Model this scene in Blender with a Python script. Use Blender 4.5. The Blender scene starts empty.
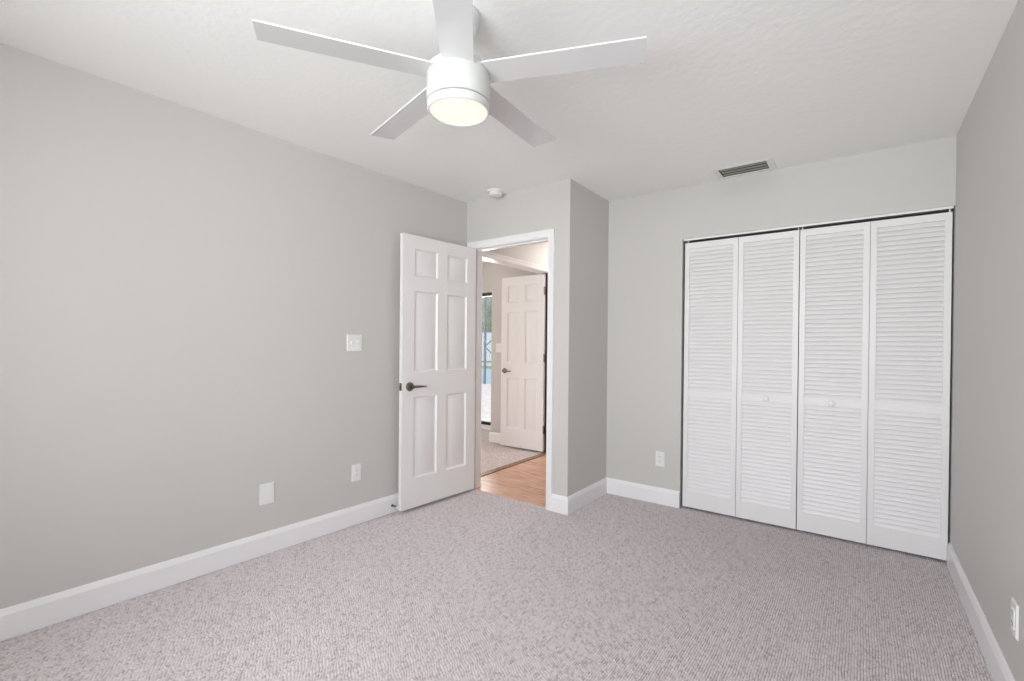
import bpy, bmesh, math, random
import numpy as np
from mathutils import Vector, Matrix

sc = bpy.context.scene
COL = sc.collection

# ------------------------------------------------------------------ camera
F_PX, YAW, PITCH, ROLL, SY = 467.369, 0.639, -0.006, 0.009, 347.9
CAM_POS = Vector((2.843, 0.0, 1.236))
cd = bpy.data.cameras.new('camera')
cam = bpy.data.objects.new('camera', cd)
COL.objects.link(cam)
cd.sensor_fit = 'HORIZONTAL'
cd.sensor_width = 36.0
cd.lens = F_PX * 36.0 / 1024.0
cd.shift_y = (SY - 340.5) / 1024.0
cd.clip_start = 0.02
cy_, sy_ = math.cos(YAW), math.sin(YAW)
fw = Vector((-sy_, cy_, 0)); rt = Vector((cy_, sy_, 0)); up = Vector((0, 0, 1))
fw2 = fw * math.cos(PITCH) + up * math.sin(PITCH)
up2 = up * math.cos(PITCH) - fw * math.sin(PITCH)
rt3 = rt * math.cos(ROLL) + up2 * math.sin(ROLL)
up3 = up2 * math.cos(ROLL) - rt * math.sin(ROLL)
cam.matrix_world = Matrix(((rt3.x, up3.x, -fw2.x, CAM_POS.x), (rt3.y, up3.y, -fw2.y, CAM_POS.y),
                           (rt3.z, up3.z, -fw2.z, CAM_POS.z), (0, 0, 0, 1)))
sc.camera = cam

# ------------------------------------------------------------------ colour management, sky
sc.view_settings.view_transform = 'Standard'
sc.view_settings.look = 'None'
sc.view_settings.gamma = 1.0
sc.view_settings.use_curve_mapping = False
sc.view_settings.exposure = 0.0
try:
    sc.cycles.max_bounces = 14
    sc.cycles.diffuse_bounces = 10
    sc.cycles.sample_clamp_indirect = 6.0
    sc.cycles.use_denoising = True
except Exception:
    pass

world = bpy.data.worlds.new('sky')
sc.world = world
world.use_nodes = True
wn = world.node_tree.nodes; wl = world.node_tree.links
wn.clear()
w_out = wn.new('ShaderNodeOutputWorld'); w_bg = wn.new('ShaderNodeBackground')
w_sky = wn.new('ShaderNodeTexSky'); w_mix = wn.new('ShaderNodeMix')
w_sky.sky_type = 'NISHITA'; w_sky.sun_disc = False
w_sky.sun_elevation = math.radians(50); w_sky.sun_rotation = math.radians(200)
w_mix.data_type = 'RGBA'; w_mix.inputs[0].default_value = 0.6
w_mix.inputs[7].default_value = (3.0, 3.1, 3.2, 1)
wl.new(w_sky.outputs[0], w_mix.inputs[6]); wl.new(w_mix.outputs[2], w_bg.inputs[0])
w_bg.inputs[1].default_value = 0.35
wl.new(w_bg.outputs[0], w_out.inputs[0])

def sun(name, energy, color, travel, angle):
    l = bpy.data.lights.new(name, 'SUN'); l.energy = energy; l.color = color; l.angle = angle
    o = bpy.data.objects.new(name, l); COL.objects.link(o)
    o.rotation_euler = Vector(travel).to_track_quat('-Z', 'Y').to_euler()
    return o
sun('sun', 2.2, (1.0, 0.96, 0.90), (0.9, -0.06, -1.0), 0.01)

def area_light(name, loc, size, size_y, energy, color, direction, spread=180):
    l = bpy.data.lights.new(name, 'AREA')
    l.shape = 'RECTANGLE'; l.size = size; l.size_y = size_y
    l.energy = energy; l.color = color; l.spread = math.radians(spread)
    o = bpy.data.objects.new(name, l); COL.objects.link(o)
    o.location = loc
    o.rotation_euler = Vector(direction).to_track_quat('-Z', 'Y').to_euler()
    return o
# daylight entering by the bedroom window behind the camera, and by the glass door of the far room
area_light('window_daylight', (2.15, -1.48, 1.45), 1.9, 1.40, 97, (0.94, 0.975, 1.0), (-0.12, 1, 0.23), 152)
area_light('glass_door_daylight', (-2.2, 5.55, 1.45), 2.2, 1.0, 120, (1.0, 0.95, 0.92), (0, -1, -0.1))

# ------------------------------------------------------------------ dimensions
H = 2.452          # ceiling
YD, YF = 2.988, 3.640          # door wall, closet wall
XD, W = 1.140, 3.274           # outer corner of the hall box, right wall
XS = 0.131                     # the left wall runs slightly out of square
SLOPE = XS / YD
YB = -1.30                     # wall behind the camera
T = 0.12                       # wall thickness
def lx(y): return SLOPE * y

# ------------------------------------------------------------------ materials
def new_mat(name):
    m = bpy.data.materials.new(name); m.use_nodes = True
    nt = m.node_tree; b = nt.nodes.get('Principled BSDF')
    return m, nt, b

def paint(name, col, rough=0.5, bump=0.0, scale=120.0, spec=0.5, metallic=0.0, coat=0.0, detail=3.0):
    m, nt, b = new_mat(name)
    b.inputs['Base Color'].default_value = (*col, 1)
    b.inputs['Roughness'].default_value = rough
    b.inputs['Metallic'].default_value = metallic
    b.inputs['Specular IOR Level'].default_value = spec
    b.inputs['Coat Weight'].default_value = coat
    tc = nt.nodes.new('ShaderNodeTexCoord')
    n = nt.nodes.new('ShaderNodeTexNoise'); n.inputs['Scale'].default_value = scale; n.inputs['Detail'].default_value = detail
    nt.links.new(tc.outputs['Object'], n.inputs['Vector'])
    r = nt.nodes.new('ShaderNodeMapRange')
    r.inputs['To Min'].default_value = max(0.0, rough - 0.04); r.inputs['To Max'].default_value = min(1.0, rough + 0.04)
    nt.links.new(n.outputs['Fac'], r.inputs['Value']); nt.links.new(r.outputs[0], b.inputs['Roughness'])
    if bump:
        bp = nt.nodes.new('ShaderNodeBump'); bp.inputs['Strength'].default_value = bump
        bp.inputs['Distance'].default_value = 0.002
        nt.links.new(n.outputs['Fac'], bp.inputs['Height']); nt.links.new(bp.outputs[0], b.inputs['Normal'])
    return m

M_WALL = paint('wall_paint', (0.60, 0.583, 0.560), 0.55, 0.25, 140)
M_CEIL = paint('ceiling_paint', (0.915, 0.915, 0.905), 0.8, 0.9, 28, detail=5)
M_TRIM = paint('white_trim_paint', (0.87, 0.86, 0.87), 0.35, 0.03, 60)
M_DOOR = paint('white_door_paint', (0.84, 0.825, 0.825), 0.38, 0.05, 90)
M_LOUV = paint('closet_door_paint', (0.81, 0.795, 0.80), 0.42, 0.05, 90)
M_FAN = paint('fan_white', (0.66, 0.67, 0.65), 0.3, 0.0, 40)
M_BLADE = paint('fan_blade_white', (0.70, 0.70, 0.71), 0.18, 0.0, 40, coat=0.4)
M_PLAST = paint('white_plastic', (0.82, 0.815, 0.81), 0.3, 0.0, 60)
M_SLOT = paint('dark_slot', (0.03, 0.03, 0.03), 0.6)
M_NICKEL = paint('satin_nickel', (0.24, 0.20, 0.17), 0.25, 0.0, 200, metallic=1.0)
M_HINGE = paint('hinge_nickel', (0.30, 0.25, 0.20), 0.35, 0.0, 200, metallic=1.0)
M_VENT = paint('vent_blade_grey', (0.30, 0.30, 0.25), 0.45, 0.0, 200)
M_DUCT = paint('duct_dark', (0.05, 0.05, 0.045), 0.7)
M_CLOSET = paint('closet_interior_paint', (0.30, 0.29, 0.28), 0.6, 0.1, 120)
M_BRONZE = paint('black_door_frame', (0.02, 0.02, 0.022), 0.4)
M_BROWN = paint('brown_transition', (0.25, 0.13, 0.08), 0.45)
M_STUCCO = paint('exterior_stucco', (0.6, 0.57, 0.52), 0.8, 0.5, 60)

def emitter(name, col, strength, base=(0.8, 0.78, 0.74)):
    m, nt, b = new_mat(name)
    b.inputs['Base Color'].default_value = (*base, 1)
    b.inputs['Roughness'].default_value = 0.4
    b.inputs['Emission Color'].default_value = (*col, 1)
    b.inputs['Emission Strength'].default_value = strength
    tc = nt.nodes.new('ShaderNodeTexCoord'); n = nt.nodes.new('ShaderNodeTexNoise')
    n.inputs['Scale'].default_value = 30
    r = nt.nodes.new('ShaderNodeMapRange'); r.inputs['To Min'].default_value = 0.36; r.inputs['To Max'].default_value = 0.44
    nt.links.new(tc.outputs['Object'], n.inputs['Vector']); nt.links.new(n.outputs['Fac'], r.inputs['Value'])
    nt.links.new(r.outputs[0], b.inputs['Roughness'])
    return m
M_LENS = emitter('lit_diffuser', (1.0, 0.90, 0.80), 0.80, (0.35, 0.34, 0.32))

M_HALL_FILL = emitter('hall_fill_glow', (1.0, 0.93, 0.90), 62.0)  # glow of the unseen lamp added to light the hall

def carpet(name, tint=(1, 1, 1), attr=True):
    """looped yarn: a tone per loop, from the mesh attribute 'yarn' or from fine noise"""
    m, nt, b = new_mat(name)
    N, L = nt.nodes, nt.links
    tc = N.new('ShaderNodeTexCoord')
    ramp = N.new('ShaderNodeValToRGB')
    cs = [(0.0, (0.24, 0.20, 0.20)), (0.05, (0.50, 0.447, 0.455)), (0.30, (0.65, 0.590, 0.600)),  # with the mesh attribute, the first tone paints shade between loops
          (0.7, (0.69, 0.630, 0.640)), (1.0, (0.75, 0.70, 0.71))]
    e = ramp.color_ramp.elements
    e[0].position = 0; e[1].position = 1
    for p, c in cs[1:-1]: e.new(p)
    for el, (p, c) in zip(e, cs):
        el.position = p; el.color = (c[0] * tint[0], c[1] * tint[1], c[2] * tint[2], 1)
    nz = N.new('ShaderNodeTexNoise'); nz.inputs['Scale'].default_value = 900; nz.inputs['Detail'].default_value = 2
    L.new(tc.outputs['Object'], nz.inputs['Vector'])
    if attr:
        at = N.new('ShaderNodeAttribute'); at.attribute_name = 'yarn'
        L.new(at.outputs['Fac'], ramp.inputs[0])
    else:
        v = N.new('ShaderNodeTexVoronoi'); v.inputs['Scale'].default_value = 90
        L.new(tc.outputs['Object'], v.inputs['Vector'])
        sp = N.new('ShaderNodeSeparateColor'); L.new(v.outputs['Color'], sp.inputs[0]); L.new(sp.outputs[0], ramp.inputs[0])
    L.new(ramp.outputs[0], b.inputs['Base Color'])
    b.inputs['Roughness'].default_value = 0.95
    b.inputs['Specular IOR Level'].default_value = 0.1
    b.inputs['Sheen Weight'].default_value = 0.1
    bp = N.new('ShaderNodeBump'); bp.inputs['Strength'].default_value = 0.4; bp.inputs['Distance'].default_value = 0.001
    L.new(nz.outputs['Fac'], bp.inputs['Height']); L.new(bp.outputs[0], b.inputs['Normal'])
    return m
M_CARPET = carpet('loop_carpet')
M_CARPET2 = carpet('far_room_carpet', (0.98, 0.96, 0.92), False)

def wood_floor(name):
    m, nt, b = new_mat(name)
    N, L = nt.nodes, nt.links
    tc = N.new('ShaderNodeTexCoord')
    br = N.new('ShaderNodeTexBrick')
    br.inputs['Scale'].default_value = 1.0
    br.inputs['Brick Width'].default_value = 1.1; br.inputs['Row Height'].default_value = 0.125
    br.inputs['Mortar Size'].default_value = 0.0012; br.inputs['Mortar Smooth'].default_value = 0.2
    br.inputs['Color1'].default_value = (0.70, 0.41, 0.27, 1)
    br.inputs['Color2'].default_value = (0.82, 0.52, 0.36, 1)
    br.inputs['Mortar'].default_value = (0.22, 0.11, 0.06, 1)
    L.new(tc.outputs['Object'], br.inputs['Vector'])
    mp = N.new('ShaderNodeMapping'); mp.inputs['Scale'].default_value = (3.0, 30.0, 1.0)
    L.new(tc.outputs['Object'], mp.inputs['Vector'])
    nz = N.new('ShaderNodeTexNoise'); nz.inputs['Scale'].default_value = 1.6; nz.inputs['Detail'].default_value = 6
    nz.inputs['Distortion'].default_value = 1.2
    L.new(mp.outputs[0], nz.inputs['Vector'])
    rp = N.new('ShaderNodeValToRGB')
    rp.color_ramp.elements[0].position = 0.32; rp.color_ramp.elements[0].color = (0.60, 0.53, 0.50, 1)
    rp.color_ramp.elements[1].position = 0.62; rp.color_ramp.elements[1].color = (1.0, 1.0, 1.0, 1)
    L.new(nz.outputs['Fac'], rp.inputs[0])
    mx = N.new('ShaderNodeMix'); mx.data_type = 'RGBA'; mx.blend_type = 'MULTIPLY'; mx.inputs[0].default_value = 1.0
    L.new(br.outputs['Color'], mx.inputs[6]); L.new(rp.outputs[0], mx.inputs[7])
    L.new(mx.outputs[2], b.inputs['Base Color'])
    b.inputs['Roughness'].default_value = 0.38
    return m
M_WOOD = wood_floor('wood_plank_floor')

def mottled(name, c1, c2, scale, rough=0.8, bump=0.4):
    m, nt, b = new_mat(name)
    N, L = nt.nodes, nt.links
    tc = N.new('ShaderNodeTexCoord'); nz = N.new('ShaderNodeTexNoise')
    nz.inputs['Scale'].default_value = scale; nz.inputs['Detail'].default_value = 5
    L.new(tc.outputs['Object'], nz.inputs['Vector'])
    rp = N.new('ShaderNodeValToRGB')
    rp.color_ramp.elements[0].position = 0.35; rp.color_ramp.elements[0].color = (*c1, 1)
    rp.color_ramp.elements[1].position = 0.65; rp.color_ramp.elements[1].color = (*c2, 1)
    L.new(nz.outputs['Fac'], rp.inputs[0]); L.new(rp.outputs[0], b.inputs['Base Color'])
    b.inputs['Roughness'].default_value = rough
    bp = N.new('ShaderNodeBump'); bp.inputs['Strength'].default_value = bump; bp.inputs['Distance'].default_value = 0.01
    L.new(nz.outputs['Fac'], bp.inputs['Height']); L.new(bp.outputs[0], b.inputs['Normal'])
    return m
M_PAVER = mottled('pool_deck_pavers', (0.55, 0.50, 0.47), (0.68, 0.63, 0.60), 6)
M_WATER = mottled('pool_water', (0.12, 0.30, 0.48), (0.20, 0.42, 0.60), 3, 0.12, 0.2)
M_BARK = paint('tree_bark', (0.2, 0.15, 0.1), 0.9, 0.8, 30)
M_FENCE = paint('white_fence_paint', (0.8, 0.82, 0.85), 0.5)
M_LEAF = mottled('hedge_leaves', (0.26, 0.31, 0.22), (0.58, 0.62, 0.50), 9, 0.7, 1.0)
M_GRASS = mottled('lawn_grass', (0.12, 0.22, 0.06), (0.25, 0.36, 0.14), 4, 0.9, 0.6)
M_CAGE = paint('grey_cage_metal', (0.22, 0.23, 0.25), 0.4)

def glass_mat():
    m = bpy.data.materials.new('window_glass'); m.use_nodes = True
    nt = m.node_tree; nt.nodes.clear()
    o = nt.nodes.new('ShaderNodeOutputMaterial'); mix = nt.nodes.new('ShaderNodeMixShader')
    t = nt.nodes.new('ShaderNodeBsdfTransparent'); g = nt.nodes.new('ShaderNodeBsdfGlossy')
    fr = nt.nodes.new('ShaderNodeFresnel'); fr.inputs['IOR'].default_value = 1.35
    g.inputs['Roughness'].default_value = 0.02
    nt.links.new(fr.outputs[0], mix.inputs[0]); nt.links.new(t.outputs[0], mix.inputs[1]); nt.links.new(g.outputs[0], mix.inputs[2])
    nt.links.new(mix.outputs[0], o.inputs['Surface'])
    return m
M_GLASS = glass_mat()

# ------------------------------------------------------------------ mesh helpers
def box(bm, x0, x1, y0, y1, z0, z1):
    v = [bm.verts.new(p) for p in ((x0, y0, z0), (x1, y0, z0), (x1, y1, z0), (x0, y1, z0),
                                   (x0, y0, z1), (x1, y0, z1), (x1, y1, z1), (x0, y1, z1))]
    for f in ((3, 2, 1, 0), (4, 5, 6, 7), (0, 1, 5, 4), (1, 2, 6, 5), (2, 3, 7, 6), (3, 0, 4, 7)):
        bm.faces.new([v[i] for i in f])
    return v

def quadprism(bm, pts, z0, z1):
    n = len(pts)
    a = [bm.verts.new((p[0], p[1], z0)) for p in pts]; b = [bm.verts.new((p[0], p[1], z1)) for p in pts]
    bm.faces.new(a[::-1]); bm.faces.new(b)
    for i in range(n):
        j = (i + 1) % n
        bm.faces.new((a[i], a[j], b[j], b[i]))

def bevel_all(bm, w, seg=2):
    es = [e for e in bm.edges if e.is_manifold and e.calc_face_angle(0) > 0.6]
    if es: bmesh.ops.bevel(bm, geom=es, offset=w, segments=seg, profile=0.5, affect='EDGES')

def lathe(bm, prof, seg=48, origin=(0, 0, 0), axis='Z', closed=False):
    """prof = [(r, h)...] revolved about an axis through origin."""
    ox, oy, oz = origin
    rings = []
    for r, h in prof:
        ring = []
        if r < 1e-6:
            p = (ox, oy, oz + h) if axis == 'Z' else ((ox + h, oy, oz) if axis == 'X' else (ox, oy + h, oz))
            rings.append([bm.verts.new(p)]); continue
        for i in range(seg):
            a = 2 * math.pi * i / seg; c, s = r * math.cos(a), r * math.sin(a)
            p = (ox + c, oy + s, oz + h) if axis == 'Z' else ((ox + h, oy + c, oz + s) if axis == 'X' else (ox + s, oy + h, oz + c))
            ring.append(bm.verts.new(p))
        rings.append(ring)
    for a, b in zip(rings, rings[1:]):
        for i in range(seg):
            j = (i + 1) % seg
            if len(a) == 1 and len(b) == 1: continue
            if len(a) == 1: bm.faces.new((a[0], b[i], b[j]))
            elif len(b) == 1: bm.faces.new((a[i], a[j], b[0]))
            else: bm.faces.new((a[i], a[j], b[j], b[i]))

def tube(bm, pts, radii, seg=12):
    pts = [Vector(p) for p in pts]
    if not isinstance(radii, (list, tuple)): radii = [radii] * len(pts)
    rings = []
    for i, p in enumerate(pts):
        d = (pts[min(i + 1, len(pts) - 1)] - pts[max(i - 1, 0)]).normalized()
        ref = Vector((0, 0, 1)) if abs(d.z) < 0.9 else Vector((1, 0, 0))
        a = d.cross(ref).normalized(); b = d.cross(a).normalized()
        rings.append([bm.verts.new(p + a * (radii[i] * math.cos(2 * math.pi * k / seg)) + b * (radii[i] * math.sin(2 * math.pi * k / seg))) for k in range(seg)])
    for a, b in zip(rings, rings[1:]):
        for k in range(seg):
            j = (k + 1) % seg
            bm.faces.new((a[k], a[j], b[j], b[k]))
    bm.faces.new(rings[0][::-1]); bm.faces.new(rings[-1])

def sweep(bm, path, profile, closed_ends=True):
    """Sweep a profile (offset to the left of travel, height z) along a plan path with mitred corners."""
    P = [Vector((p[0], p[1])) for p in path]
    rings = []
    for i, p in enumerate(P):
        dirs = []
        if i > 0: dirs.append((P[i] - P[i - 1]).normalized())
        if i < len(P) - 1: dirs.append((P[i + 1] - P[i]).normalized())
        ns = [Vector((-d.y, d.x)) for d in dirs]
        n = sum(ns, Vector((0, 0))).normalized()
        k = 1.0 / max(0.2, n.dot(ns[0]))
        rings.append([bm.verts.new((p.x + n.x * o * k, p.y + n.y * o * k, z)) for o, z in profile])
    m = len(profile)
    for a, b in zip(rings, rings[1:]):
        for k in range(m):
            j = (k + 1) % m
            bm.faces.new((a[k], b[k], b[j], a[j]))
    bm.faces.new(rings[0]); bm.faces.new(rings[-1][::-1])

def obj(name, bm, m, parent=None, smooth=None, loc=None, rotz=None, mats=None):
    bmesh.ops.recalc_face_normals(bm, faces=bm.faces[:])
    me = bpy.data.meshes.new(name); bm.to_mesh(me); bm.free()
    for mm in (mats or [m]): me.materials.append(mm)
    o = bpy.data.objects.new(name, me); COL.objects.link(o)
    if smooth is not None:
        me.polygons.foreach_set('use_smooth', [True] * len(me.polygons))
        try: me.set_sharp_from_angle(angle=math.radians(smooth))
        except Exception: pass
    if parent is not None: o.parent = parent
    if loc is not None: o.location = loc
    if rotz is not None: o.rotation_euler = (0, 0, rotz)
    return o

def thing(name, label, cat, loc=(0, 0, 0), rotz=0.0, group=None):
    o = bpy.data.objects.new(name, None); COL.objects.link(o)
    o.empty_display_size = 0.1
    o.location = loc; o.rotation_euler = (0, 0, rotz)
    o['label'] = label; o['category'] = cat
    if group: o['group'] = group
    return o

def tag(o, label, cat, group=None):
    o['label'] = label; o['category'] = cat
    if group: o['group'] = group
    return o

def struct(name, bm, m, smooth=None, parent=None, mats=None):
    o = obj(name, bm, m, parent, smooth, mats=mats)
    if parent is None: o['kind'] = 'structure'
    return o

def dup(root, loc, rotz, label, group=None):
    """copy a thing with its parts and sub-parts"""
    def cp(o, par):
        c = o.copy(); COL.objects.link(c); c.parent = par
        for ch in list(o.children): cp(ch, c)
        return c
    r = root.copy(); COL.objects.link(r)
    for ch in list(root.children): cp(ch, r)
    r.location = loc; r.rotation_euler = (0, 0, rotz); r['label'] = label
    if group: r['group'] = group
    return r

# ------------------------------------------------------------------ room shell
def carpet_floor():
    """rows of yarn loops running towards the closet wall, as real relief"""
    px, py, hgt = 0.0096, 0.0130, 0.0105
    x0, x1, y0, y1 = -0.02, W + 0.01, 0.16, YF + 0.10
    dx, dy = px / 5.0, py / 4.0
    nx, ny = int((x1 - x0) / dx) + 1, int((y1 - y0) / dy) + 1
    rng = np.random.default_rng(7)
    X = (x0 + np.arange(nx) * dx)[None, :]; Y = (y0 + np.arange(ny) * dy)[:, None]
    wav = 0.0011 * np.sin(Y * 19 + 3 * np.sin(X * 5)) + 0.0009 * np.sin(Y * 47 + X * 31)
    u = (X + wav) / px; row = np.floor(u).astype(int); fx = u - row
    nr = row.max() - row.min() + 1; row -= row.min()
    stag = rng.uniform(-0.16, 0.16, nr) + 0.5 * (np.arange(nr) % 2)
    v = (Y + 0 * X - y0) / py + stag[row] + 0.25 * np.sin(X * 83 + Y * 23)
    cell = np.floor(v).astype(int); fy = v - cell; cell -= cell.min()
    tone = rng.uniform(0, 1, (nr, cell.max() + 1)); top = rng.uniform(0.78, 1.0, tone.shape)
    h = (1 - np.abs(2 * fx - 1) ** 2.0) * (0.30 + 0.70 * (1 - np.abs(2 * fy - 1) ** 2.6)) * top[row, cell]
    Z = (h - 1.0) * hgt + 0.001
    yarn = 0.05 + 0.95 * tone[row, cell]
    yarn[h < 0.30] = 0.0            # valleys between the loops get painted shade, the darkest tone
    me = bpy.data.meshes.new('floor')
    co = np.empty((ny, nx, 3), np.float32); co[..., 0] = X; co[..., 1] = Y; co[..., 2] = Z
    idx = np.arange(nx * ny, dtype=np.int32).reshape(ny, nx)
    q = np.stack([idx[:-1, :-1], idx[:-1, 1:], idx[1:, 1:], idx[1:, :-1]], -1)
    # leave out what lies under the hall box
    cx = X[:, :-1] + 0 * Y[:-1]; cyy = Y[:-1] + 0 * X[:, :-1]
    keep = ~((cx < XD - 0.05) & (cyy > YD + 0.04))
    q = q[keep]
    used = np.zeros(nx * ny, bool); used[q.ravel()] = True
    remap = np.cumsum(used).astype(np.int32) - 1
    co = co.reshape(-1, 3)[used]; q = remap[q]; ya = yarn.astype(np.float32).ravel()[used]
    me.vertices.add(len(co)); me.vertices.foreach_set('co', co.ravel())
    me.loops.add(q.size); me.loops.foreach_set('vertex_index', q.ravel())
    me.polygons.add(len(q)); me.polygons.foreach_set('loop_start', np.arange(0, q.size, 4, dtype=np.int32))
    me.polygons.foreach_set('use_smooth', np.ones(len(q), bool))
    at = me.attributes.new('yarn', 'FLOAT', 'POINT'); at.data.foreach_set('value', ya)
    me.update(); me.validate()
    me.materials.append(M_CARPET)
    o = bpy.data.objects.new('floor', me); COL.objects.link(o); o['kind'] = 'structure'
    return o
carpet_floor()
bm = bmesh.new(); box(bm, -0.02, W + 0.02, YB - 0.02, 0.17, -0.03, -0.002)
struct('floor_rear', bm, M_CARPET2)
bm = bmesh.new(); box(bm, 0.0 + XD - 0.05, W + 0.05, YF + 0.09, YF + 0.8, -0.03, -0.003)
struct('floor_closet', bm, M_CARPET2)
VX0, VX1, VY0, VY1 = 2.050, 2.342, 3.424, 3.588     # hole of the air vent
bm = bmesh.new()
box(bm, -4.1, VX0, YB - T, 5.75, H, H + 0.1); box(bm, VX1, W + T, YB - T, 5.75, H, H + 0.1)
box(bm, VX0, VX1, YB - T, VY0, H, H + 0.1); box(bm, VX0, VX1, VY1, 5.75, H, H + 0.1)
struct('ceiling', bm, M_CEIL)
bm = bmesh.new(); quadprism(bm, [(lx(YB - T), YB - T), (lx(YD), YD), (lx(YD) - T, YD), (lx(YB - T) - T, YB - T)], 0, H)
struct('wall_left', bm, M_WALL)
bm = bmesh.new(); box(bm, W, W + T, YB - T, YF + 0.75, 0, H)
struct('wall_right', bm, M_WALL)
WZ0, WZ1 = 0.80, 2.15
# wall with the window behind the camera
WX0, WX1 = 1.15, 3.10
bm = bmesh.new()
box(bm, lx(YB), WX0, YB - T, YB, 0, H); box(bm, WX1, W, YB - T, YB, 0, H)
box(bm, WX0, WX1, YB - T, YB, 0, WZ0); box(bm, WX0, WX1, YB - T, YB, WZ1, H)
struct('wall_back', bm, M_WALL)
# window_1 : frame, mullion and two panes
bm = bmesh.new()
fy0, fy1 = YB - 0.09, YB - 0.04
for a in ((WX0, WX0 + 0.05, WZ0, WZ1), (WX1 - 0.05, WX1, WZ0, WZ1)): box(bm, a[0], a[1], fy0, fy1, a[2], a[3])
for z in (WZ0, WZ1 - 0.05): box(bm, WX0 + 0.05, WX1 - 0.05, fy0, fy1, z, z + 0.05)
box(bm, 2.10, 2.15, fy0, fy1, WZ0 + 0.05, WZ1 - 0.05)
win = struct('window_1', bm, M_TRIM)
for x0, x1 in ((WX0 + 0.05, 2.10), (2.15, WX1 - 0.05)):
    bm = bmesh.new(); box(bm, x0, x1, YB - 0.068, YB - 0.062, WZ0 + 0.05, WZ1 - 0.05)
    obj('pane', bm, M_GLASS, win)
# door wall (towards the hall) with its opening
DX0, DX1, DZ = 0.200, 0.958, 2.052
bm = bmesh.new()
box(bm, 0.0, DX0, YD, YD + T, 0, H); box(bm, DX1, XD, YD, YD + T, 0, H); box(bm, DX0, DX1, YD, YD + T, DZ, H)
struct('wall_front', bm, M_WALL)
bm = bmesh.new(); box(bm, XD - T, XD, YD + T, YF + 0.75, 0, H); box(bm, XD - T, XD, YF + 0.75, 5.62, 0, H)
struct('wall_return', bm, M_WALL)
# closet wall
CX0, CZ = 1.752, 2.056
bm = bmesh.new()
box(bm, XD, CX0, YF, YF + T, 0, H); box(bm, CX0, W, YF, YF + T, CZ, H)
struct('wall_closet', bm, M_WALL)
bm = bmesh.new()
box(bm, XD, W, YF + 0.75, YF + 0.81, 0, H)
struct('wall_closet_back', bm, M_CLOSET)

# ------------------------------------------------------------------ hall and far room
HY = 5.5
bm = bmesh.new(); box(bm, 0.0, XD - 0.05, YD + 0.04, HY, -0.02, -0.002)
struct('floor_hall', bm, M_WOOD)
bm = bmesh.new(); box(bm, -T, XD - T, HY, HY + T, 0, H)
struct('wall_hall_end', bm, M_WALL)
OY0, OY1, OZ = 3.24, 4.56, 2.066
bm = bmesh.new()
box(bm, -T, 0, YD + T, OY0, 0, H); box(bm, -T, 0, OY1, HY, 0, H); box(bm, -T, 0, OY0, OY1, OZ, H)
struct('wall_hall_left', bm, M_WALL)
bm = bmesh.new(); box(bm, -4.0, -0.0, YD, 5.28, -0.025, -0.003)
struct('floor_far_room', bm, M_CARPET2)
bm = bmesh.new(); box(bm, -0.055, 0.012, OY0 + 0.01, OY1 - 0.01, -0.006, 0.005); bevel_all(bm, 0.003)
struct('trim_threshold', bm, M_BROWN)
JX, JY, SY2 = -0.925, 4.63, 5.26
bm = bmesh.new(); box(bm, JX, -T, JY, HY + T, 0, H)
struct('wall_far_room_jog', bm, M_WALL)
SX0, SX1, SZ = -3.1, -1.15, 2.0
bm = bmesh.new()
box(bm, -4.0, SX0, SY2, SY2 + T, 0, H); box(bm, SX1, JX, SY2, SY2 + T, 0, H); box(bm, SX0, SX1, SY2, SY2 + T, SZ, H)
struct('wall_far_room_end', bm, M_WALL)
bm = bmesh.new(); box(bm, -4.0 - T, -4.0, YD, SY2 + T, 0, H)
struct('wall_far_room_left', bm, M_WALL)
bm = bmesh.new(); box(bm, -4.0, -T, YD, YD + T, 0, H)
struct('wall_far_room_near', bm, M_WALL)
# sliding glass door of the far room
bm = bmesh.new()
for x0, x1 in ((SX0, SX0 + 0.05), (SX1 - 0.05, SX1), (-2.15, -2.09)): box(bm, x0, x1, SY2 + 0.02, SY2 + 0.09, 0.063, SZ)
for z0, z1 in ((0.063, 0.10), (SZ - 0.05, SZ)):
    for x0, x1 in ((SX0 + 0.05, -2.15), (-2.09, SX1 - 0.05)): box(bm, x0, x1, SY2 + 0.02, SY2 + 0.09, z0, z1)
gd = struct('door_3', bm, M_BRONZE)
bm = bmesh.new(); box(bm, SX0, SX1, SY2 + 0.015, SY2 + 0.095, 0.0, 0.062)
obj('sill', bm, M_TRIM, gd)
for x0, x1 in ((SX0 + 0.05, -2.15), (-2.09, SX1 - 0.05)):
    bm = bmesh.new(); box(bm, x0, x1, SY2 + 0.05, SY2 + 0.056, 0.10, SZ - 0.05)
    obj('pane', bm, M_GLASS, gd)

# ------------------------------------------------------------------ baseboards
BH = 0.128
BPROF = [(0, 0.0), (0.015, 0.0), (0.015, BH - 0.026), (0.012, BH - 0.018), (0.008, BH - 0.006), (0.005, BH), (0, BH)]
CAS0, CAS1 = DX0 - 0.052, DX1 + 0.052
def baseboard(name, path, h=1.0):
    bm = bmesh.new(); sweep(bm, path, BPROF)
    return struct(name, bm, M_TRIM)
baseboard('baseboard_left', [(lx(YD) , YD), (lx(YB), YB)])
baseboard('baseboard_front', [(CX0, YF), (XD, YF), (XD, YD), (CAS1, YD)])
baseboard('baseboard_right', [(W, YB), (W, YF + 0.004)])
baseboard('baseboard_back', [(lx(YB), YB), (W, YB)])
baseboard('baseboard_far_room', [(-T, JY), (JX, JY), (JX, SY2), (SX1, SY2)])
baseboard('baseboard_hall', [(0, HY), (0, OY1 + 0.075)])

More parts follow.
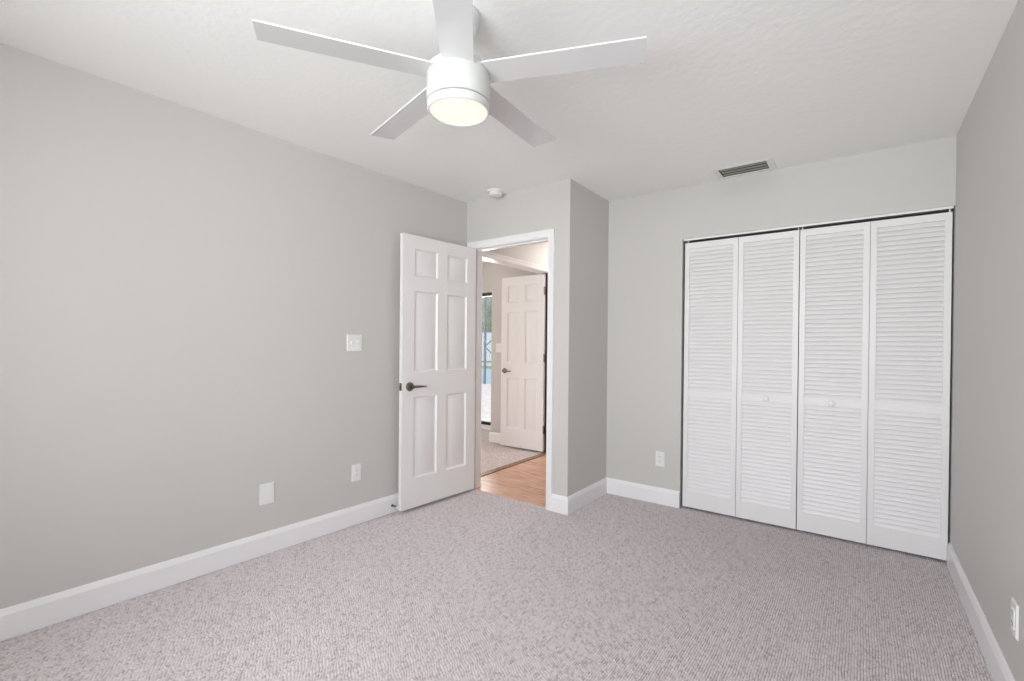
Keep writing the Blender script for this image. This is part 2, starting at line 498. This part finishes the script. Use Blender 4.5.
# ------------------------------------------------------------------ door casings and jambs
def casing(name, plane, a0, a1, ztop, pos, w, sgn, m=M_TRIM):
    """three-sided moulding around an opening a0..a1 in a wall; plane 'y' means the wall face is y=pos, sgn its outward sign"""
    prof = [(0.0, 0.0), (0.0, 0.008), (w * 0.12, 0.011), (w * 0.55, 0.012), (w * 0.72, 0.017), (w * 0.94, 0.018), (w, 0.015), (w, 0.0)]
    bm = bmesh.new(); rings = []
    for (ax, z, dx, dz) in ((a0, 0, -1, 0), (a0, ztop, -1, 1), (a1, ztop, 1, 1), (a1, 0, 1, 0)):
        ring = []
        for o, t in prof:
            a = ax + dx * o; zz = z + dz * o
            p = (a, pos + sgn * t, zz) if plane == 'y' else (pos + sgn * t, a, zz)
            ring.append(bm.verts.new(p))
        rings.append(ring)
    n = len(prof)
    for r0, r1 in zip(rings, rings[1:]):
        for k in range(n):
            j = (k + 1) % n
            bm.faces.new((r0[k], r1[k], r1[j], r0[j]))
    bm.faces.new(rings[0]); bm.faces.new(rings[-1])
    return struct(name, bm, m)
casing('trim_1', 'y', DX0, DX1, DZ, YD, 0.054, -1)
casing('trim_2', 'y', DX0, DX1, DZ, YD + T, 0.052, 1)
casing('trim_3', 'x', OY0, OY1, OZ, 0.0, 0.055, 1)
casing('trim_4', 'x', OY0, OY1, OZ, -T, 0.055, -1)
def jamb(name, plane, a0, a1, ztop, p0, p1, stop, head=True):
    bm = bmesh.new(); t = 0.004
    def bx(u0, u1, v0, v1, z0, z1):
        if plane == 'y': box(bm, u0, u1, v0, v1, z0, z1)
        else: box(bm, v0, v1, u0, u1, z0, z1)
    bx(a0, a0 + t, p0, p1, 0, ztop); bx(a1 - t, a1, p0, p1, 0, ztop); bx(a0 + t, a1 - t, p0, p1, ztop - t, ztop)
    s0, s1 = stop
    bx(a0 + t, a0 + t + 0.011, s0, s1, 0, ztop - t); bx(a1 - t - 0.011, a1 - t, s0, s1, 0, ztop - t)
    if head: bx(a0 + t + 0.011, a1 - t - 0.011, s0, s1, ztop - t - 0.011, ztop - t)
    return struct(name, bm, M_TRIM)
jamb('trim_5', 'y', DX0, DX1, DZ, YD, YD + T, (YD + 0.04, YD + 0.075))
hj = jamb('trim_6', 'x', OY0, OY1, OZ, -T, 0.0, (-0.050, -0.020), False)
bm = bmesh.new(); box(bm, -0.105, -0.004, OY1 - 0.022, OY1 - 0.0155, 0.005, OZ - 0.004)  # black strip added as the shade of the hinge gap
obj('hinge_gap_shade', bm, M_BRONZE, hj)

# ------------------------------------------------------------------ six-panel doors
def six_panel(bm, w, z0, z1, th, cols, rows, hand=1):
    """slab from u=0 to w along +X, thickness y 0..th, raised panels on both faces"""
    xs = sorted([0, w] + [c for cc in cols for c in cc]); zs = sorted([z0, z1] + [c for rr in rows for c in rr])
    def is_panel(i, k):
        return any(abs(xs[i] - c[0]) < 1e-6 for c in cols) and any(abs(zs[k] - r[0]) < 1e-6 for r in rows)
    for y, s in ((0.0, 1), (th, -1)):
        V = {}
        for i, x in enumerate(xs):
            for k, z in enumerate(zs): V[i, k] = bm.verts.new((x, y, z))
        for i in range(len(xs) - 1):
            for k in range(len(zs) - 1):
                q = [V[i, k], V[i + 1, k], V[i + 1, k + 1], V[i, k + 1]]
                if not is_panel(i, k): bm.faces.new(q); continue
                x0, x1, a0, a1 = xs[i], xs[i + 1], zs[k], zs[k + 1]
                prev = q
                for ins, dep in ((0.005, 0.006), (0.011, 0.012), (0.020, 0.012), (0.042, 0.003)):
                    ring = [bm.verts.new(p) for p in ((x0 + ins, y + s * dep, a0 + ins), (x1 - ins, y + s * dep, a0 + ins),
                                                     (x1 - ins, y + s * dep, a1 - ins), (x0 + ins, y + s * dep, a1 - ins))]
                    for m_ in range(4):
                        n_ = (m_ + 1) % 4
                        bm.faces.new((prev[m_], prev[n_], ring[n_], ring[m_]))
                    prev = ring
                bm.faces.new(prev)
    e = 0.0
    for (x, zz) in ((0, None), (w, None)):
        vs = [bm.verts.new((x, 0, z0)), bm.verts.new((x, th, z0)), bm.verts.new((x, th, z1)), bm.verts.new((x, 0, z1))]
        bm.faces.new(vs)
    for z in (z0, z1):
        vs = [bm.verts.new((0, 0, z)), bm.verts.new((w, 0, z)), bm.verts.new((w, th, z)), bm.verts.new((0, th, z))]
        bm.faces.new(vs)
    bmesh.ops.remove_doubles(bm, verts=bm.verts[:], dist=1e-5)

def lever(parent, x, z, y, s, toward):
    """lever handle on a door face at y, pointing out along s*Y, the lever arm running toward (+1/-1) along X"""
    bm = bmesh.new()
    def yy(t): return y + s * t
    lathe(bm, [(0.0, s * 0.0), (0.033, s * 0.0), (0.033, s * 0.006), (0.029, s * 0.011), (0.018, s * 0.013), (0.012, s * 0.016),
               (0.011, s * 0.040), (0.013, s * 0.046), (0.0, s * 0.048)], 32, (x, y, z), 'Y')
    tube(bm, [(x, yy(0.043), z), (x + toward * 0.03, yy(0.044), z + 0.001), (x + toward * 0.07, yy(0.046), z),
              (x + toward * 0.105, yy(0.046), z - 0.002), (x + toward * 0.118, yy(0.043), z - 0.003)], [0.0105, 0.0095, 0.0085, 0.0075, 0.006], 12)
    o = obj('lever_handle', bm, M_NICKEL, parent, 40)
    return o

def hinge(parent, x, y, z, m=M_HINGE, sx=1):
    bm = bmesh.new()
    tube(bm, [(x, y, z - 0.045), (x, y, z + 0.045)], 0.0065, 12)
    tube(bm, [(x, y, z + 0.045), (x, y, z + 0.051)], [0.005, 0.003], 12)
    tube(bm, [(x, y, z - 0.051), (x, y, z - 0.045)], [0.003, 0.005], 12)
    box(bm, x, x + sx * 0.030, y - 0.001, y + 0.0015, z - 0.044, z + 0.044)
    return obj('hinge', bm, m, parent, 40)

DW = 0.735
LEAF_ANG = 0.074
# local frame: +X runs from the hinge along the leaf, +Y face looks to the left wall; the visible face is y = 0
bm = bmesh.new()
six_panel(bm, DW, 0.026, 2.040, 0.035, [(0.098, 0.312), (0.408, 0.630)], [(0.243, 0.845), (1.032, 1.632), (1.742, 1.944)])
es = [e for e in bm.edges if abs(e.calc_face_angle(0)) > 1.2 and all(abs(v.co.x - DW) < 1e-4 for v in e.verts)]
bmesh.ops.bevel(bm, geom=es, offset=0.003, segments=2, affect='EDGES')
d1 = obj('door_1', bm, M_DOOR, smooth=25)
d1['kind'] = 'structure'
ang = math.atan2(-math.cos(LEAF_ANG), -math.sin(LEAF_ANG))   # leaf direction in plan
d1.location = (0.252, YD - 0.02, 0)
d1.rotation_euler = (0, 0, ang)
# with this rotation the local +Y axis points to the room side (+X world) or wall side; see sign below
_ly = Vector((-math.sin(ang), math.cos(ang)))
FACE_Y, FACE_S = (0.035, 1) if _ly.x > 0 else (0.0, -1)
if _ly.x > 0:      # keep the camera-side face on the fitted plane
    d1.location = (0.252 - 0.035 * _ly.x, YD - 0.02 - 0.035 * _ly.y, 0)
lever(d1, DW - 0.066, 0.925, FACE_Y, FACE_S, -1)
lever(d1, DW - 0.066, 0.925, 0.035 - FACE_Y, -FACE_S, -1)
bm = bmesh.new(); box(bm, DW, DW + 0.0016, 0.005, 0.030, 0.897, 0.953); box(bm, DW + 0.0016, DW + 0.008, 0.012, 0.023, 0.914, 0.936)
obj('latch_plate', bm, M_NICKEL, d1)
for z in (0.25, 1.03, 1.82):
    hinge(d1, -0.004, 0.035 - FACE_Y, z)

# hall door, open into the far room
bm = bmesh.new()
HW = 0.612
six_panel(bm, HW, 0.020, 2.050, 0.035, [(0.085, 0.262), (0.345, 0.522)], [(0.243, 0.845), (1.032, 1.632), (1.742, 1.944)])
d2 = obj('door_2', bm, M_DOOR, smooth=25)
d2['kind'] = 'structure'
d2.location = (-0.052, 4.535, 0); d2.rotation_euler = (0, 0, math.pi)    # local +X -> world -X, visible face is local y = 0.035
lever(d2, HW - 0.058, 0.925, 0.035, 1, -1)
for z in (0.27, 1.09, 1.86):
    bm = bmesh.new()
    tube(bm, [(-0.012, 0.042, z - 0.045), (-0.012, 0.042, z + 0.045)], 0.009, 12)
    box(bm, -0.012, -0.0005, 0.008, 0.0415, z - 0.045, z + 0.045)
    obj('hinge', bm, M_HINGE, d2, 40)

# ------------------------------------------------------------------ bifold closet doors
PW, PZ0, PZ1 = 0.3715, 0.016, 2.024
PT = 0.028
def panel_frame():
    bm = bmesh.new(); s = 0.032
    box(bm, 0, s, 0, PT, PZ0, PZ1); box(bm, PW - s, PW, 0, PT, PZ0, PZ1)
    box(bm, s, PW - s, 0.001, PT - 0.001, PZ0, 0.135)
    box(bm, s, PW - s, 0.006, PT - 0.001, 0.856, 0.902)
    box(bm, s, PW - s, 0.001, PT - 0.001, 1.980, PZ1)
    es = [e for e in bm.edges if e.is_manifold and e.calc_face_angle(0) > 1 and all(abs(v.co.x) < 1e-5 or abs(v.co.x - PW) < 1e-5 or abs(v.co.x - s) < 1e-5 or abs(v.co.x - PW + s) < 1e-5 for v in e.verts) and abs(e.verts[0].co.z - e.verts[1].co.z) > 0.5]
    bmesh.ops.bevel(bm, geom=es, offset=0.0025, segments=2, affect='EDGES')
    return bm
def louver_bm(z0, z1, n):
    bm = bmesh.new(); s = 0.032; p = (z1 - z0) / n
    for i in range(n):
        zc = z0 + (i + 0.5) * p
        # slat: front edge low, back edge high, overlapping its neighbours
        yf, yb = 0.005, 0.0185
        zf, zb = zc - 0.0125, zc + 0.0165
        t = 0.0055
        pts = [(yf, zf), (yf + 0.001, zf - 0.002), (yf + 0.005, zf - 0.002), (yb + 0.004, zb), (yb, zb), (yf, zf + 0.002)]
        a = [bm.verts.new((s - 0.004, y, max(z0 - 0.002, min(z1 + 0.002, z)))) for y, z in pts]
        b = [bm.verts.new((PW - s + 0.004, y, max(z0 - 0.002, min(z1 + 0.002, z)))) for y, z in pts]
        k = len(pts)
        for q in range(k):
            r = (q + 1) % k
            bm.faces.new((a[q], a[r], b[r], b[q]))
        bm.faces.new(a[::-1]); bm.faces.new(b)
    return bm
def make_panel(parent, x, knob):
    fr = obj('door_panel', panel_frame(), M_LOUV, parent, 30, loc=(x, 0, 0))
    obj('louver_slats', louver_bm(0.902, 1.980, 37), M_LOUV, fr, 30)
    obj('louver_slats', louver_bm(0.135, 0.856, 25), M_LOUV, fr, 30)
    if knob:
        bm = bmesh.new()
        lathe(bm, [(0.0, 0.0), (0.009, 0.0), (0.008, -0.010), (0.0165, -0.016), (0.0185, -0.022), (0.014, -0.028), (0.0, -0.030)], 28, (PW * 0.5, 0.006, 0.879), 'Y')
        obj('knob', bm, M_TRIM, fr, 50)
    return fr
XP = [1.767, 2.1415, 2.5185, 2.8925]
closet_y = YF + 0.018
bd = thing('bifold_door', 'left white louvered bifold closet door, next to the grey wall with an outlet', 'closet door', (XP[0], closet_y, 0), group='louvered closet doors')
make_panel(bd, 0, False); make_panel(bd, XP[1] - XP[0], True)
bd2 = thing('bifold_door', 'right white louvered bifold closet door, against the right wall', 'closet door', (XP[2], closet_y, 0), group='louvered closet doors')
make_panel(bd2, 0, True); make_panel(bd2, XP[3] - XP[2], False)
for par, xs_ in ((bd, (0.018, 0.74)), (bd2, (0.012, 0.735))):
    for x in xs_:
        bm = bmesh.new(); tube(bm, [(x, PT / 2, PZ1), (x, PT / 2, PZ1 + 0.022)], 0.004, 10)
        obj('pivot_pin', bm, M_PLAST, par, 40)
# overhead track
bm = bmesh.new()
tx0, tx1 = CX0 + 0.004, W - 0.006
box(bm, tx0, tx1, closet_y - 0.006, closet_y + 0.036, CZ - 0.004, CZ)
box(bm, tx0, tx1, closet_y - 0.008, closet_y - 0.004, CZ - 0.014, CZ)
struct('trim_7', bm, M_TRIM)

# ------------------------------------------------------------------ ceiling fan
FX, FY = 1.643, 1.270
fan = thing('ceiling_fan', 'white five-blade ceiling fan with a lit round light under its hub', 'ceiling fan', (FX, FY, H))
ZB = 2.229 - H
bm = bmesh.new(); lathe(bm, [(0.0, 0.0), (0.078, 0.0), (0.078, -0.012), (0.074, -0.046), (0.064, -0.058), (0.0, -0.060)], 56)
obj('canopy', bm, M_FAN, fan, 40)
bm = bmesh.new(); lathe(bm, [(0.0, -0.055), (0.030, -0.055), (0.030, -0.160), (0.0, -0.160)], 40)
obj('downrod', bm, M_FAN, fan, 40)
bm = bmesh.new(); lathe(bm, [(0.0, -0.155), (0.060, -0.165), (0.100, -0.190), (0.113, -0.203), (0.117, -0.215), (0.117, -0.322), (0.113, -0.325), (0.0, -0.325)], 64)
obj('motor_housing', bm, M_FAN, fan, 35)
bm = bmesh.new(); lathe(bm, [(0.0, -0.327), (0.108, -0.327), (0.108, -0.330), (0.1145, -0.330), (0.1145, -0.350), (0.110, -0.357), (0.1070, -0.357), (0.1060, -0.345), (0.0, -0.345)], 64)
lk = obj('light_kit_ring', bm, M_FAN, fan, 35)
bm = bmesh.new(); lathe(bm, [(0.0, -0.346), (0.1055, -0.346), (0.1055, -0.352), (0.098, -0.354), (0.06, -0.356), (0.0, -0.3565)], 64)
obj('light_lens', bm, M_LENS, fan, 50)
BETA = -0.095
PH = 4.16
for k in range(5):
    a = PH - k * 2 * math.pi / 5
    bm = bmesh.new()
    R0, R1, w0, w1, t = 0.085, 0.666, 0.114, 0.118, 0.006
    nseg = 14
    top, bot = [], []
    outline = []
    for i in range(nseg + 1):
        r = R0 + (R1 - R0) * i / nseg; w = w0 + (w1 - w0) * i / nseg
        outline.append((r, w / 2))
    pts = [(r, h) for r, h in outline] + [(r, -h) for r, h in reversed(outline)]
    A = [bm.verts.new((r, h, t / 2)) for r, h in pts]; B = [bm.verts.new((r, h, -t / 2)) for r, h in pts]
    n = len(pts)
    bm.faces.new(A); bm.faces.new(B[::-1])
    for i in range(n):
        j = (i + 1) % n
        bm.faces.new((A[i], A[j], B[j], B[i]))
    bevel_all(bm, 0.0018, 2)
    Mx = Matrix.Rotation(a, 4, 'Z') @ Matrix.Rotation(BETA, 4, 'X')
    bm.transform(Matrix.Translation((0, 0, ZB)) @ Mx)
    obj('blade', bm, M_BLADE, fan, 30)

# ------------------------------------------------------------------ smoke detector and ceiling vent
sd = thing('smoke_detector', 'small round white smoke detector on the ceiling above the bedroom doorway', 'smoke detector', (0.522, 2.884, H))
bm = bmesh.new(); lathe(bm, [(0.0, 0.0), (0.066, 0.0), (0.066, -0.010), (0.062, -0.014), (0.0, -0.014)], 48)
obj('mounting_plate', bm, M_PLAST, sd, 40)
bm = bmesh.new(); lathe(bm, [(0.0, -0.014), (0.053, -0.014), (0.053, -0.020), (0.050, -0.022), (0.050, -0.027), (0.053, -0.029), (0.049, -0.038), (0.036, -0.043), (0.0, -0.045)], 48)
obj('sensor_cover', bm, M_PLAST, sd, 40)

av = thing('air_vent', 'white-framed ceiling air vent with dark grey blades, above the closet doors', 'air vent', ((VX0 + VX1) / 2, (VY0 + VY1) / 2, H))
hx_, hy_ = (VX1 - VX0) / 2, (VY1 - VY0) / 2
bm = bmesh.new()
fx_, fy_ = hx_ + 0.042, hy_ + 0.030
rings = [[bm.verts.new(p) for p in ((-x, -y, z), (x, -y, z), (x, y, z), (-x, y, z))] for x, y, z in
         ((fx_, fy_, 0), (fx_ - 0.003, fy_ - 0.003, -0.003), (hx_ + 0.006, hy_ + 0.006, -0.005), (hx_, hy_, -0.003), (hx_, hy_, 0.0))]
for a_, b_ in zip(rings, rings[1:]):
    for i in range(4):
        j = (i + 1) % 4
        bm.faces.new((a_[i], a_[j], b_[j], b_[i]))
obj('vent_frame', bm, M_PLAST, av)
bm = bmesh.new()          # sheet-metal duct boot above the opening
for b_ in ((-hx_, -hx_ + 0.004, -hy_, hy_, 0.0, 0.16), (hx_ - 0.004, hx_, -hy_, hy_, 0.0, 0.16), (-hx_ + 0.004, hx_ - 0.004, -hy_, -hy_ + 0.004, 0.0, 0.16),
           (-hx_ + 0.004, hx_ - 0.004, hy_ - 0.004, hy_, 0.0, 0.16), (-hx_, hx_, -hy_, hy_, 0.16, 0.165)): box(bm, *b_)
obj('duct_boot', bm, M_DUCT, av)
for i in range(3):
    yc = -hy_ + 0.034 + i * 0.050
    bm = bmesh.new(); prof = []
    for q in range(9):
        tt = q / 8.0
        prof.append((yc - 0.010 + 0.021 * tt, 0.004 - 0.0045 * math.sin(tt * math.pi * 0.5)))
    e_ = hx_ - 0.005
    A = [bm.verts.new((-e_, y, z)) for y, z in prof]; B = [bm.verts.new((e_, y, z)) for y, z in prof]
    A2 = [bm.verts.new((-e_, y, z + 0.0012)) for y, z in prof]; B2 = [bm.verts.new((e_, y, z + 0.0012)) for y, z in prof]
    for q in range(8):
        bm.faces.new((A[q], A[q + 1], B[q + 1], B[q])); bm.faces.new((A2[q], B2[q], B2[q + 1], A2[q + 1]))
    bm.faces.new((A[0], B[0], B2[0], A2[0])); bm.faces.new((A[-1], A2[-1], B2[-1], B[-1]))
    bm.faces.new(A + A2[::-1]); bm.faces.new(B[::-1] + B2)
    obj('vent_blade', bm, M_VENT, av, 40)

# ------------------------------------------------------------------ wall plates: local +X along the wall, -Y out of the wall
def plate(parent, w, h, name='cover_plate'):
    bm = bmesh.new(); box(bm, -w / 2, w / 2, -0.006, 0.0, -h / 2, h / 2)
    es = [e for e in bm.edges if all(v.co.y < -0.003 for v in e.verts)]
    bmesh.ops.bevel(bm, geom=es, offset=0.003, segments=3, affect='EDGES')
    return obj(name, bm, M_PLAST, parent, 40)
def screw(parent, x, z):
    bm = bmesh.new(); lathe(bm, [(0.0, -0.0075), (0.0022, -0.0072), (0.0032, -0.006), (0.0, -0.006)], 14, (x, 0, z), 'Y')
    return obj('screw', bm, M_PLAST, parent, 40)
def outlet_face(parent):
    bm = bmesh.new(); box(bm, -0.0165, 0.0165, -0.0085, -0.004, -0.033, 0.033); bevel_all(bm, 0.0015)
    f = obj('receptacle', bm, M_PLAST, parent, 40)
    bm = bmesh.new()
    for zc in (0.017, -0.017):
        box(bm, -0.0075, -0.0055, -0.0090, -0.008, zc - 0.001, zc + 0.007); box(bm, 0.0055, 0.0075, -0.0090, -0.008, zc, zc + 0.006)
        lathe(bm, [(0.0, -0.0090), (0.0024, -0.0090), (0.0024, -0.008), (0.0, -0.008)], 12, (0, 0, zc - 0.007), 'Y')
    obj('socket_slots', bm, M_SLOT, f)
    return f
LEFT_ROT = math.atan2(1.0, SLOPE)      # local +X to +Y world, local -Y to +X world
def on_left(y, z): return (lx(y) + 0.0005, y, z)

sw = thing('light_switch', 'square white double toggle light switch plate on the left wall beside the open door', 'light switch', on_left(1.912, 1.241), LEFT_ROT)
plate(sw, 0.113, 0.113)
for x in (-0.023, 0.023):
    bm = bmesh.new(); box(bm, x - 0.0055, x + 0.0055, -0.0075, -0.005, -0.0125, 0.0125)
    sur = obj('toggle_slot', bm, M_PLAST, sw)
    bm = bmesh.new()
    vs = [(-0.004, -0.006, -0.006), (0.004, -0.006, -0.006), (0.004, -0.006, 0.006), (-0.004, -0.006, 0.006)]
    ve = [(-0.0033, -0.019, 0.004), (0.0033, -0.019, 0.004), (0.0033, -0.016, 0.011), (-0.0033, -0.016, 0.011)]
    a_ = [bm.verts.new((p[0] + x, p[1], p[2])) for p in vs]; b_ = [bm.verts.new((p[0] + x, p[1], p[2])) for p in ve]
    bm.faces.new(a_[::-1]); bm.faces.new(b_)
    for i in range(4): bm.faces.new((a_[i], a_[(i + 1) % 4], b_[(i + 1) % 4], b_[i]))
    obj('toggle', bm, M_PLAST, sw)
    for z in (0.030, -0.030): screw(sw, x, z)

bp_ = thing('blank_wall_plate', 'plain white blank cover plate low on the left wall, left of the outlet', 'wall plate', on_left(1.345, 0.351), LEFT_ROT)
plate(bp_, 0.083, 0.121)
for z in (0.04, -0.04): screw(bp_, 0, z)

ol = thing('wall_outlet', 'white power outlet low on the left wall, between blank plate and open door', 'outlet', on_left(1.934, 0.354), LEFT_ROT, 'white power outlets')
plate(ol, 0.070, 0.115); outlet_face(ol)
dup(ol, (1.597, YF - 0.0005, 0.353), 0.0, 'white power outlet low on the back wall, just left of the closet doors', 'white power outlets')
dup(ol, (W - 0.0005, 2.262, 0.335), -math.pi / 2, 'white power outlet low on the right wall, close to the camera', 'white power outlets')

hs = thing('light_switch', 'white switch plate in the far room, behind the handle side of the hall door', 'light switch', (-0.79, JY - 0.0005, 1.20), 0.0)
plate(hs, 0.113, 0.113)
for x in (-0.023, 0.023):
    bm = bmesh.new(); box(bm, x - 0.004, x + 0.004, -0.016, -0.005, -0.004, 0.010); bevel_all(bm, 0.001)
    obj('toggle', bm, M_PLAST, hs)

# door stop on the left baseboard, behind the door
dsy = 2.222
ds = thing('door_stop', 'small metal spring door stop on the baseboard behind the open door', 'door stop', (lx(dsy) + 0.0145, dsy, 0.055))
bm = bmesh.new(); lathe(bm, [(0.0, 0.0), (0.010, 0.0), (0.010, 0.004), (0.006, 0.006), (0.0, 0.006)], 18, axis='X')
obj('base', bm, M_NICKEL, ds, 40)
bm = bmesh.new()
hel = [(0.005 + 0.052 * i / 110, 0.0048 * math.cos(i * 0.8), 0.0048 * math.sin(i * 0.8)) for i in range(111)]
tube(bm, hel, 0.0011, 6)
obj('spring', bm, M_NICKEL, ds, 60)
bm = bmesh.new(); lathe(bm, [(0.0, 0.054), (0.006, 0.054), (0.007, 0.058), (0.007, 0.066), (0.004, 0.070), (0.0, 0.070)], 18, axis='X')
obj('rubber_tip', bm, M_PLAST, ds, 40)

# ------------------------------------------------------------------ unseen lamp added to brighten the hall
hl = thing('hall_fill_lamp', 'unseen round lamp added at the far end of the hall to brighten it', 'fill light', (0.50, 4.80, H))
bm = bmesh.new(); lathe(bm, [(0.0, 0.0), (0.16, 0.0), (0.16, -0.03), (0.15, -0.035), (0.0, -0.035)], 48)
obj('fill_lamp_base', bm, M_PLAST, hl, 40)
bm = bmesh.new(); lathe(bm, [(0.0, -0.036), (0.145, -0.036), (0.135, -0.060), (0.09, -0.078), (0.0, -0.085)], 48)
obj('fill_lamp_diffuser', bm, M_HALL_FILL, hl, 50)

# ------------------------------------------------------------------ outside the far room's glass door
bm = bmesh.new(); box(bm, -24, 8, 5.40, 12.0, -0.12, -0.04)
struct('floor_patio', bm, M_PAVER)
bm = bmesh.new(); box(bm, -60, 40, 20.0, 60, -0.20, -0.12)
box(bm, -40, 40, -40, YB - 0.6, -0.2, -0.12)
struct('floor_lawn', bm, M_GRASS)
bm = bmesh.new(); box(bm, -26, 2, 12.0, 20.0, -0.20, -0.09)
tag(obj('swimming_pool', bm, M_WATER), 'strip of blue swimming pool water seen through the glass door', 'pool')
sc_ = thing('screen_enclosure', 'grey metal pool screen frame with diagonal braces beyond the glass door', 'pool enclosure', (-7.03, 11.8, -0.04))
for i in range(9):
    bm = bmesh.new(); box(bm, -4.8 + i * 1.2 - 0.03, -4.8 + i * 1.2 + 0.03, -0.03, 0.03, 0, 3.0)
    obj('post', bm, M_CAGE, sc_)
for z in (0.70, 1.68, 2.95):
    bm = bmesh.new(); box(bm, -4.8, 4.8, -0.02, 0.02, z, z + 0.05)
    obj('rail', bm, M_CAGE, sc_)
for i in range(8):
    bm = bmesh.new()
    x_ = -4.8 + i * 1.2
    tube(bm, [(x_, 0, 1.22), (x_ + 0.6, 0, 0.74), ], 0.02, 6); tube(bm, [(x_, 0, 1.22), (x_ + 0.6, 0, 1.66)], 0.02, 6)
    obj('brace', bm, M_CAGE, sc_)
fe = thing('garden_fence', 'white garden fence beyond the pool', 'fence', (-15, 22.0, -0.12))
for i in range(9):
    bm = bmesh.new(); x_ = -12 + i * 2.6
    for k in range(13): box(bm, x_ + 0.01 + k * 0.2, x_ + 0.19 + k * 0.2, -0.012, 0.012, 0.05, 2.1)
    box(bm, x_, x_ + 2.6, 0.012, 0.05, 0.3, 0.4); box(bm, x_, x_ + 2.6, 0.012, 0.05, 1.7, 1.8)
    obj('fence_panel', bm, M_FENCE, fe)
random.seed(5)
for i in range(6):
    bm = bmesh.new()
    bmesh.ops.create_icosphere(bm, subdivisions=4, radius=1.0)
    for v in bm.verts:
        n = v.co.normalized()
        k = 1 + 0.16 * math.sin(7 * n.x + i) * math.sin(6 * n.y + 2 * i) + 0.10 * math.sin(15 * n.z + 11 * n.x) + random.uniform(-0.05, 0.05)
        v.co = Vector((n.x * 1.75 * k, n.y * 1.5 * k, n.z * 2.6 * k + 3.4))
    tr = thing('hedge_tree', 'leafy green tree beyond the garden fence', 'tree', (-29 + i * 4.6, 26.0, -0.12), 0, 'trees beyond the pool')
    obj('crown', bm, M_LEAF, tr, 60)
    bm = bmesh.new(); tube(bm, [(0, 0, 0), (0.05, 0, 1.0), (0, 0.02, 2.2)], [0.16, 0.12, 0.09], 10)
    obj('trunk', bm, M_BARK, tr, 60)
